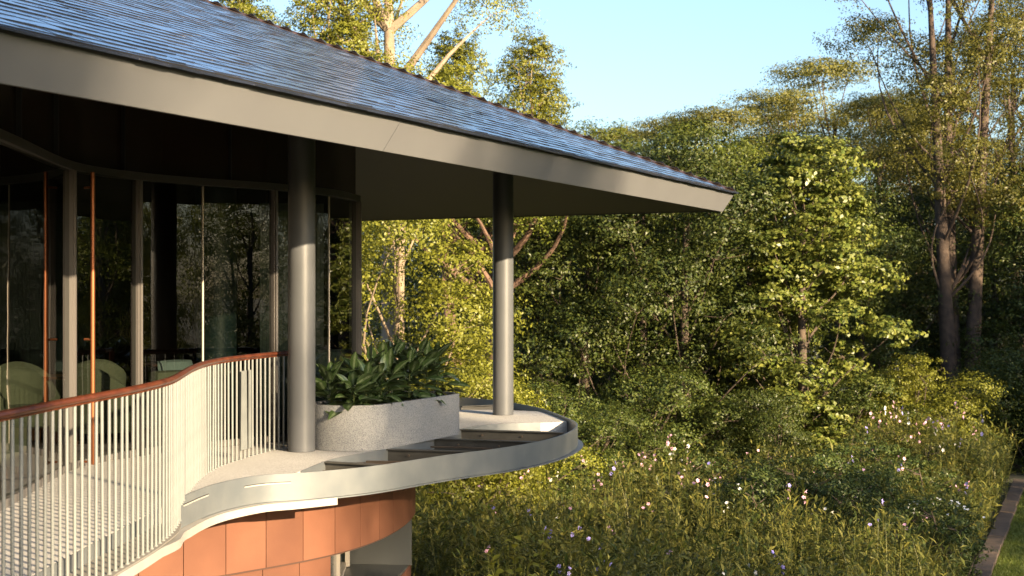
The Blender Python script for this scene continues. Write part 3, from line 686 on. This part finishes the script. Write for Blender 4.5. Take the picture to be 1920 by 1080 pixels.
tot += tree_proto('bush_yellow', 3.2, 1.7, .3, 18, .75, 900, .10, .5, 'leaf_yellow', 'bark', .07)
tot += tree_proto('bush_dark', 3.2, 1.8, .2, 18, .8, 900, .11, .5, 'leaf_dark', 'bark', .07)  # dark leaf colour stands in for shade on these bushes
tot += tree_proto('shrub', 1.5, .9, .1, 14, .42, 1100, .085, .5, 'leaf_meadow_dark', 'bark', .03)
tot += tree_proto('shrub_yellow', 1.5, .9, .1, 14, .42, 1000, .085, .35, 'leaf_meadow', 'bark', .02)
def tree(name, key, x, y, s, label, group=None, cat='tree', rz=None, z=None, sz=None):
    gz = z if z is not None else (FZ if y <= 36 else FZ-1.5*min(1, (y-36)/24))
    t_ = thing(name, label, cat, (x, y, gz), group); t_.rotation_euler.z = random.uniform(0, 6.28) if rz is None else rz; t_.scale = (s, s, sz or s)
    link('trunk' if cat == 'tree' else 'stem', TREES[key][0], None, t_); link('crown', TREES[key][1], None, t_); return t_
def at(px, y): return (px-960)/2700*y
# named trees
tree('gum_tree', 'gum', at(735, 46), 46, .95, 'tall pale-trunked tree rising behind the slate roof')
tree('pale_tree', 'oval', at(1000, 52), 52, 1.0, 'slender light green tree standing alone against the sky by the roof end')
tree('pale_tree', 'oval', at(850, 50), 50, .97, 'slim light green tree growing close to the tall pale trunk')
tree('pale_tree', 'oval', at(628, 44), 44, 1.0, 'light green tree with dense crown peeping over the roof')
tree('pale_tree', 'oval', at(450, 58), 58, 1.27, 'light green treetop showing just above the roof edge')
tree('yellow_tree', 'yellow', at(735, 30), 30, .78, 'sunlit yellow-green tree seen between the glass wall and the column')
tree('forked_tree', 'forked', at(905, 37), 37, .85, 'dark tree with stout forked trunk behind the far column', sz=.66)
tree('vine_tree', 'vine', at(1515, 37), 37, .80, 'tall tree cloaked in large-leaved climbing vine at the meadow edge', rz=1.0, sz=.67)
tree('vine_tree', 'vine_dark', at(1410, 41), 41, .85, 'dark leafy tree standing close against the vine-cloaked tree', sz=.70)
tree('tall_tree', 'tall', at(1800, 45), 45, .95, 'very tall dark tree with several bare trunks from one base')
tree('tall_tree', 'tall', at(1925, 54), 54, .82, 'tall leaning tree with thin crown behind the multi-trunked tree')
for px, y, s, lb in ((1350, 60, .92, 'olive spreading tree whose crown tops the vine-cloaked tree on the roof side'), (1460, 66, 1.02, 'olive spreading tree directly behind the vine-cloaked tree'),
                     (1560, 70, 1.16, 'tallest olive spreading tree of the wood, its spire above the rest'), (1650, 62, .98, 'olive spreading tree between the spire-topped tree and the multi-trunked tree'),
                     (1730, 66, .95, 'olive spreading tree touching the crown of the multi-trunked tree'), (1260, 64, .92, 'olive spreading tree rising beyond the sharp corner of the roof'), (1150, 75, .98, 'olive treetop showing over the lower roof slope')):
    tree('spreading_tree', 'olive', at(px, y), y, s, lb, 'layered trees at the back of the wood')
for px, y, s, lb in ((1240, 48, .82, 'mid green round-crowned tree just behind the roof corner'), (1340, 46, .8, 'mid green round-crowned tree beneath the tip of the roof corner'), (1120, 52, .88, 'mid green round-crowned tree mostly hidden by the roof slope')):
    tree('wood_tree', 'mid', at(px, y), y, s, lb, 'mid green trees of the wood')
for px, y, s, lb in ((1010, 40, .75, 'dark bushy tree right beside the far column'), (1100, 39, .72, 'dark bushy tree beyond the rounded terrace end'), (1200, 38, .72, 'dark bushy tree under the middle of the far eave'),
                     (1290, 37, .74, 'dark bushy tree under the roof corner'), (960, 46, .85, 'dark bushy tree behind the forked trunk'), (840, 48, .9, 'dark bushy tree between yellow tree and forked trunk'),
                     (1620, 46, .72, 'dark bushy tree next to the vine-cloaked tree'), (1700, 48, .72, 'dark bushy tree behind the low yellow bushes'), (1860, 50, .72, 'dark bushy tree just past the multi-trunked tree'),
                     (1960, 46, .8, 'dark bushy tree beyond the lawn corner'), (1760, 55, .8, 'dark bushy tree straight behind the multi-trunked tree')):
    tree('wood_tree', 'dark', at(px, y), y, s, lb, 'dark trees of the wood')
for px, y, s in ((790, 62, 1.0), (1050, 62, 1.0), (560, 66, 1.0), (1850, 70, .85), (1990, 66, .9), (1600, 84, 1.0), (1300, 84, 1.0), (1000, 84, 1.0)):
    tree('wood_tree', 'mid', at(px, y), y, s, 'mid green tree far back in the wood', 'far trees of the wood')
for px, y, s, lb in ((880, 27, 1.0, 'sunlit yellow-green bush close behind the planter foliage'), (800, 27.5, .95, 'sunlit yellow-green bush below the yellow tree'), (940, 29, .9, 'sunlit yellow-green bush behind the far column'), (840, 30, 1.1, 'large sunlit yellow-green bush in front of the forked trunk')):
    tree('yellow_bush', 'bush_yellow', at(px, y), y, s, lb, 'yellow bushes behind the terrace', 'bush')
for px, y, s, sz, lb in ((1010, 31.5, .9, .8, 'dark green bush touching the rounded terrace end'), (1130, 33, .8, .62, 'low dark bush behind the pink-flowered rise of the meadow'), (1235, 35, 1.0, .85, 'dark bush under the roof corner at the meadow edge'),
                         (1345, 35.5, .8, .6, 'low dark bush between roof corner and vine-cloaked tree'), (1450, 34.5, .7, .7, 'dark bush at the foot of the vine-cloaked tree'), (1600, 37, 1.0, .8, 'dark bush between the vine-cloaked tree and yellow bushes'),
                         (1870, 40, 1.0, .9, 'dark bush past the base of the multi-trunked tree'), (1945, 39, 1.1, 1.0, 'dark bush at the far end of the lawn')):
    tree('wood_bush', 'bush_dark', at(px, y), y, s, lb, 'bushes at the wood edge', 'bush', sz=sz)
for px, y, s, lb in ((1730, 37, .95, 'yellow-green bush beside the base of the multi-trunked tree'), (1690, 38, .85, 'smaller yellow-green bush beside the dark bush at the meadow edge')):
    tree('yellow_bush', 'bush_yellow', at(px, y), y, s, lb, 'bushes beside the tall tree', 'bush')
# trees on the open side of the garden: they shade the meadow and stand in the window reflections
gr = random.Random(9)
for i in range(18):
    x, y = 24+gr.uniform(0, 5)+9*(i % 2), -4+i*2.1
    tree('garden_tree', ('mid', 'dark', 'yellow', 'mid')[i % 4], x, y, .58+gr.uniform(0, .12), 'round-crowned garden tree across the lawn from the glass wall', 'garden trees across the lawn', sz=(.58 if y < 18.5 else .95)+gr.uniform(0, .1))
for i in range(16):
    y = 34+1.9*i; x = .3556*y+4.5+gr.uniform(0, 3)+7*(i % 2)
    tree('garden_tree', ('mid', 'olive', 'dark')[i % 3], x, y, .62+gr.uniform(0, .15), 'tree of the wood continuing past the lawn', 'trees of the wood beyond the lawn')
tree('gum_tree', 'gum', 24.5, 40.5, .8, 'pale-trunked tree in the wood past the lawn, mirrored in the door glass')
tree('garden_tree', 'dark', 28.7, -19.0, .95, 'tall dark garden tree shading the rounded end of the terrace', sz=1.66)
tree('garden_tree', 'mid', 32.5, -16.5, .9, 'tall garden tree shading the middle of the meadow', sz=1.36)
tree('garden_tree', 'dark', 36, -11, 1.0, 'broad garden tree shading the meadow beside the kerb', sz=1.25)
for x, y, k in ((22.4, -23.2, 1.85), (21.4, -24.4, 1.75)):  # the second one is added to thicken the shade on the fascia
    tree('garden_tree', 'tall', x, y, .8, 'very tall slender garden tree on the sunny side', 'very tall garden trees', sz=k)
# far pink building glimpsed between the trunks
fb2 = thing('apartment_house', 'pink rendered house glimpsed through the trees', 'building', (3.6, 78, -4.5))
q = MB(); q.box((3.6, 78, .5), (9, 6, 10)); part('wall', q, 'pinkwall', fb2)
for i in range(4):
    for j in range(3): q = MB(); q.box((.6+i*2, 74.98, -1.5+j*2.8), (1.1, .06, 1.5)); part('window', q, 'winglass', fb2)
q = MB(); q.box((3.6, 78, 5.65), (9.6, 6.6, .3)); part('roof', q, 'frame_light', fb2)

# ------------------------------------------------------------------ meadow
def far_y(x): return np.interp(x, [-4, -1, 3, 7, 9, 12], [26.5, 26, 27.5, 31.5, 33.5, 35])
n = 7400; x = rng.uniform(-4, 12, n*4); y = rng.uniform(11.5, 35, n*4)
ok = (x < kerb_x(y)-.02) & (y < far_y(x)) & (x < .3556*y+1.5) & ((x > -.2) | (y > 15.5)) & ((x > -.9+np.clip(15.5-y, 0, 9)*.2) | (y > 19.8))
x, y = x[ok][:n], y[ok][:n]
def hgt(x, y):
    h = 1.12+.2*np.sin(x*1.3+y*.7)+.15*np.sin(x*2.9-y*1.9)+.12*np.sin(x*5.1+y*4.3)
    h += .55*np.exp(-((x-9.4)**2/5+(y-31)**2/9))+.45*np.exp(-((x-2.9)**2/.9+(y-26.7)**2/3))+.2*np.exp(-((x-6)**2/2+(y-29)**2/4))
    return h
hh = hgt(x, y)*rng.uniform(.62, 1.18, len(x))
nl = 24; C = []; Nn = []; T = []; LL = []
lean = rng.normal(size=(len(x), 2))*.13
for k in range(nl):
    u = .25+.75*(k+rng.random(len(x)))/nl; a = rng.uniform(0, 6.283, len(x)); up_ = rng.uniform(-.3, .9, len(x)) + (u > .9)*.8
    t_ = np.stack([np.cos(a), np.sin(a), up_], 1); t_ /= np.linalg.norm(t_, axis=1, keepdims=True)
    l = rng.uniform(.06, .17, len(x))*(.7+.6*(np.sin(x*2.1+y*1.3) > 0)); p = np.stack([x+lean[:, 0]*u*hh, y+lean[:, 1]*u*hh, FZ+u*hh], 1)+t_*l[:, None]/2
    C.append(p); T.append(t_); LL.append(l); Nn.append(np.stack([-np.cos(a)*up_, -np.sin(a)*up_, np.ones(len(x))], 1)+rng.normal(size=(len(x), 3))*.3)
# the stems themselves, as long thin leaves
p = np.stack([x+lean[:, 0]*.5*hh, y+lean[:, 1]*.5*hh, FZ+.5*hh], 1); C.append(p); T.append(np.stack([lean[:, 0], lean[:, 1], np.ones(len(x))], 1)); LL.append(hh); Nn.append(rng.normal(size=(len(x), 3))*np.array([1, 1, .05]))
LL = np.concatenate(LL); wd = np.where(LL > .3, .011, LL*rng.uniform(.10, .30, len(LL)))
me = leaves_mesh('meadow', np.concatenate(C), np.concatenate(Nn), LL, wd, 'leaf_meadow', np.concatenate(T))
link('meadow', me, None, None, kind='stuff', label='dense narrow-leaved meadow of flowering stems below the terrace', category='meadow')
# flowering stems, single plants
def flower_proto(key, fm, h):
    mb = MB(); mb.tube([(0, 0, 0), (.02, .01, h*.5), (.05, .0, h)], [.006, .005, .003], 5)
    nl_ = 26; a = rng.uniform(0, 6.28, nl_); u = rng.uniform(.45, .98, nl_); upv = rng.uniform(.3, 1.2, nl_)
    t_ = np.stack([np.cos(a), np.sin(a), upv], 1); t_ /= np.linalg.norm(t_, axis=1, keepdims=True); l = rng.uniform(.12, .24, nl_)
    c = np.stack([.05*u, 0*u, u*h], 1)+t_*l[:, None]/2
    lm = leaves_mesh('foliage', c, np.stack([-np.cos(a)*upv, -np.sin(a)*upv, np.ones(nl_)], 1), l, l*.11, 'leaf_meadow', t_)
    st = mesh_of(mb, 'stem'); st.materials.append(M['leaf_meadow'])
    f = MB()
    for k in range(5):
        a_ = 2*math.pi*k/5; d = Vector((math.cos(a_), math.sin(a_), .35)); s = Vector((-math.sin(a_), math.cos(a_), 0)); 
        f.add([d*.004, d*.022+s*.014, d*.036+s*.008-Z*.004, d*.036-s*.008-Z*.004, d*.022-s*.014], [(0, 1, 2, 3, 4)])
    f.tube([(0, 0, -.03), (0, 0, .004)], [.003, .006], 5)
    fme = mesh_of(f, 'flower'); fme.materials.append(M[fm]); return (st, lm, fme, h)
FP = [flower_proto('p', 'flower', 1.35), flower_proto('p', 'flower', 1.5), flower_proto('b', 'flower_blue', 1.25), flower_proto('w', 'flower_white', 1.3)]
FL = ['pink-flowered slender stem standing in the meadow', 'pink-flowered slender stem standing in the meadow', 'violet-flowered slender stem standing in the meadow', 'white-flowered slender stem standing in the meadow']
FG = ['pink flowering stems', 'pink flowering stems', 'violet flowering stems', 'white flowering stems']
fr2 = random.Random(11); cnt = 0
while cnt < 150:
    r = fr2.random()
    if r < .45: fy = fr2.uniform(22, 33); fx = fr2.uniform(-.8, 10.5)
    elif r < .62: fx = fr2.gauss(2.9, .7); fy = fr2.gauss(26.3, .8)
    elif r < .78: fx = fr2.gauss(9.3, .9); fy = fr2.gauss(31, .9)
    else: fy = fr2.uniform(14.5, 23); fx = fr2.uniform(-.5, 7)
    if fx > kerb_x(fy)-.2 or fy > far_y(fx)-.1 or fx > .36*fy+.2 or fx < -.7: continue
    k = fr2.choice([0, 0, 1, 1, 2, 3]) if fy > 21 else fr2.choice([2, 2, 3, 0]); st, lm, fme, h = FP[k]
    s = float(hgt(fx, fy))*fr2.uniform(1.0, 1.22)/h
    t_ = thing('flower_stem', FL[k], 'flower', (fx, fy, FZ), FG[k]); t_.scale = (1, 1, s); t_.rotation_euler.z = fr2.uniform(0, 6.28)
    link('stem', st, None, t_); link('foliage', lm, None, t_)
    for q in range(fr2.choice([1, 2, 2, 3])):
        o = link('flower', fme, None, t_); o.location = (.05+fr2.gauss(0, .05)*q, fr2.gauss(0, .05)*q, h+.01-.07*q); o.rotation_euler = (fr2.gauss(.9, .5), fr2.gauss(0, .4), fr2.uniform(0, 6)); o.scale = (.85, .85, .85/s)
    cnt += 1
for fx, fy, s, lb in ((4.3, 24.5, 1.05, 'dark small-leaved shrub amid the middle of the meadow'), (5.0, 26.0, 1.1, 'dark small-leaved shrub just behind the mid-meadow shrub'), (6.0, 27.2, 1.1, 'dark small-leaved shrub beside yellowish shrubs'),
                      (5.6, 24.0, 1.05, 'dark small-leaved shrub on the kerb side of the mid-meadow'), (6.9, 28.6, 1.15, 'tall dark small-leaved shrub before the yellowish shrubs'), (7.6, 27.0, 1.0, 'dark small-leaved shrub close to the kerb stones'),
                      (6.6, 25.2, 1.0, 'dark small-leaved shrub between kerb and white-flowered mound'), (3.6, 27.2, 1.0, 'dark small-leaved shrub beside the tall pink flowers')):
    tree('meadow_shrub', 'shrub', fx, fy, s, lb, 'shrubs in the meadow', 'shrub')
for fx, fy, s in ((8.3, 31.2, 1.15), (7.5, 30.6, 1.1), (5.4, 28.9, 1.0), (4.2, 27.9, .95), (8.8, 29.6, 1.0)):
    tree('meadow_shrub', 'shrub_yellow', fx, fy, s, 'sunlit yellowish shrub at the far edge of the meadow', 'yellowish shrubs in the meadow', 'shrub')
# sapling beside the building, broad pale leaves
sp = thing('sapling', 'young sapling with round bright leaves near the terracotta wall', 'sapling', (.05, 13.6, FZ))
st = MB()
SPL = [leaf_mesh(.10, .07, .3, .25, 'leaf', 'leaf_yellow', 5, .1)]
for k in range(4):
    a = k*1.7; b = Vector((.05, 13.6, FZ)); tp = b+Vector((.25*math.cos(a), .2*math.sin(a), 2.42-.12*k)); st.tube([b, b.lerp(tp, .5)+Vector((.03, 0, .08)), tp], [.014, .009, .004], 6)
    for i in range(26):
        u = .55+.45*i/25; o = link('leaf', SPL[0], None, sp); o.location = b.lerp(tp, u)-sp.location+Vector((.03*(1-u), 0, .05*(1-u))); o.rotation_euler = (R(random.uniform(-10, 55)), random.gauss(0, .3), i*2.4+random.random())
part('stem', st, 'leaf_meadow', sp)
# low white-flowered mound by the kerb
mo = tree('mound_shrub', 'shrub', 6.55, 22.2, .95, 'low mounded shrub dotted with tiny white flowers beside the kerb', None, 'shrub')
for k in range(26):
    a = random.uniform(0, 6.28); r = random.uniform(0, .75); o = link('flower', FP[3][2], None, mo); o.location = (r*math.cos(a), r*math.sin(a), 1.55-.5*r*r); o.scale = (.7, .7, .7); o.rotation_euler = (.4*math.cos(a), .4*math.sin(a), 0)
# kerb stones and lawn grass
kb = thing('kerb', 'reddish brown stone edging between meadow and lawn', 'kerb', (kerb_x(24), 24, FZ))
yk = 14.0; kr = random.Random(2)
while yk < 35:
    L = kr.uniform(.75, .95); q = MB(); c = yk+L/2; q.box((kerb_x(c)+.14+kr.gauss(0, .006), c, FZ+.05+kr.gauss(0, .006)), (.30, L-.012, .14), -math.atan(.406)+kr.gauss(0, .01)); part('edging_stone', q, 'kerb', kb, bevel=.012); yk += L*.925
ng = 60000; y = 21+14*rng.random(ng)**1.2; x = kerb_x(y)+.3+rng.random(ng)*4.5*rng.random(ng); a = rng.uniform(0, 6.28, ng); l = rng.uniform(.05, .10, ng)
t_ = np.stack([np.cos(a)*.5, np.sin(a)*.5, np.ones(ng)], 1)
link('lawn_grass', leaves_mesh('lawn_grass', np.stack([x, y, FZ+.01+l*.4], 1), np.stack([np.cos(a), np.sin(a), .4+0*a], 1), l, .012, 'grass', t_), None, None, kind='stuff', label='short mown grass of the lawn beside the kerb', category='grass')
print('leaf quads', tot)
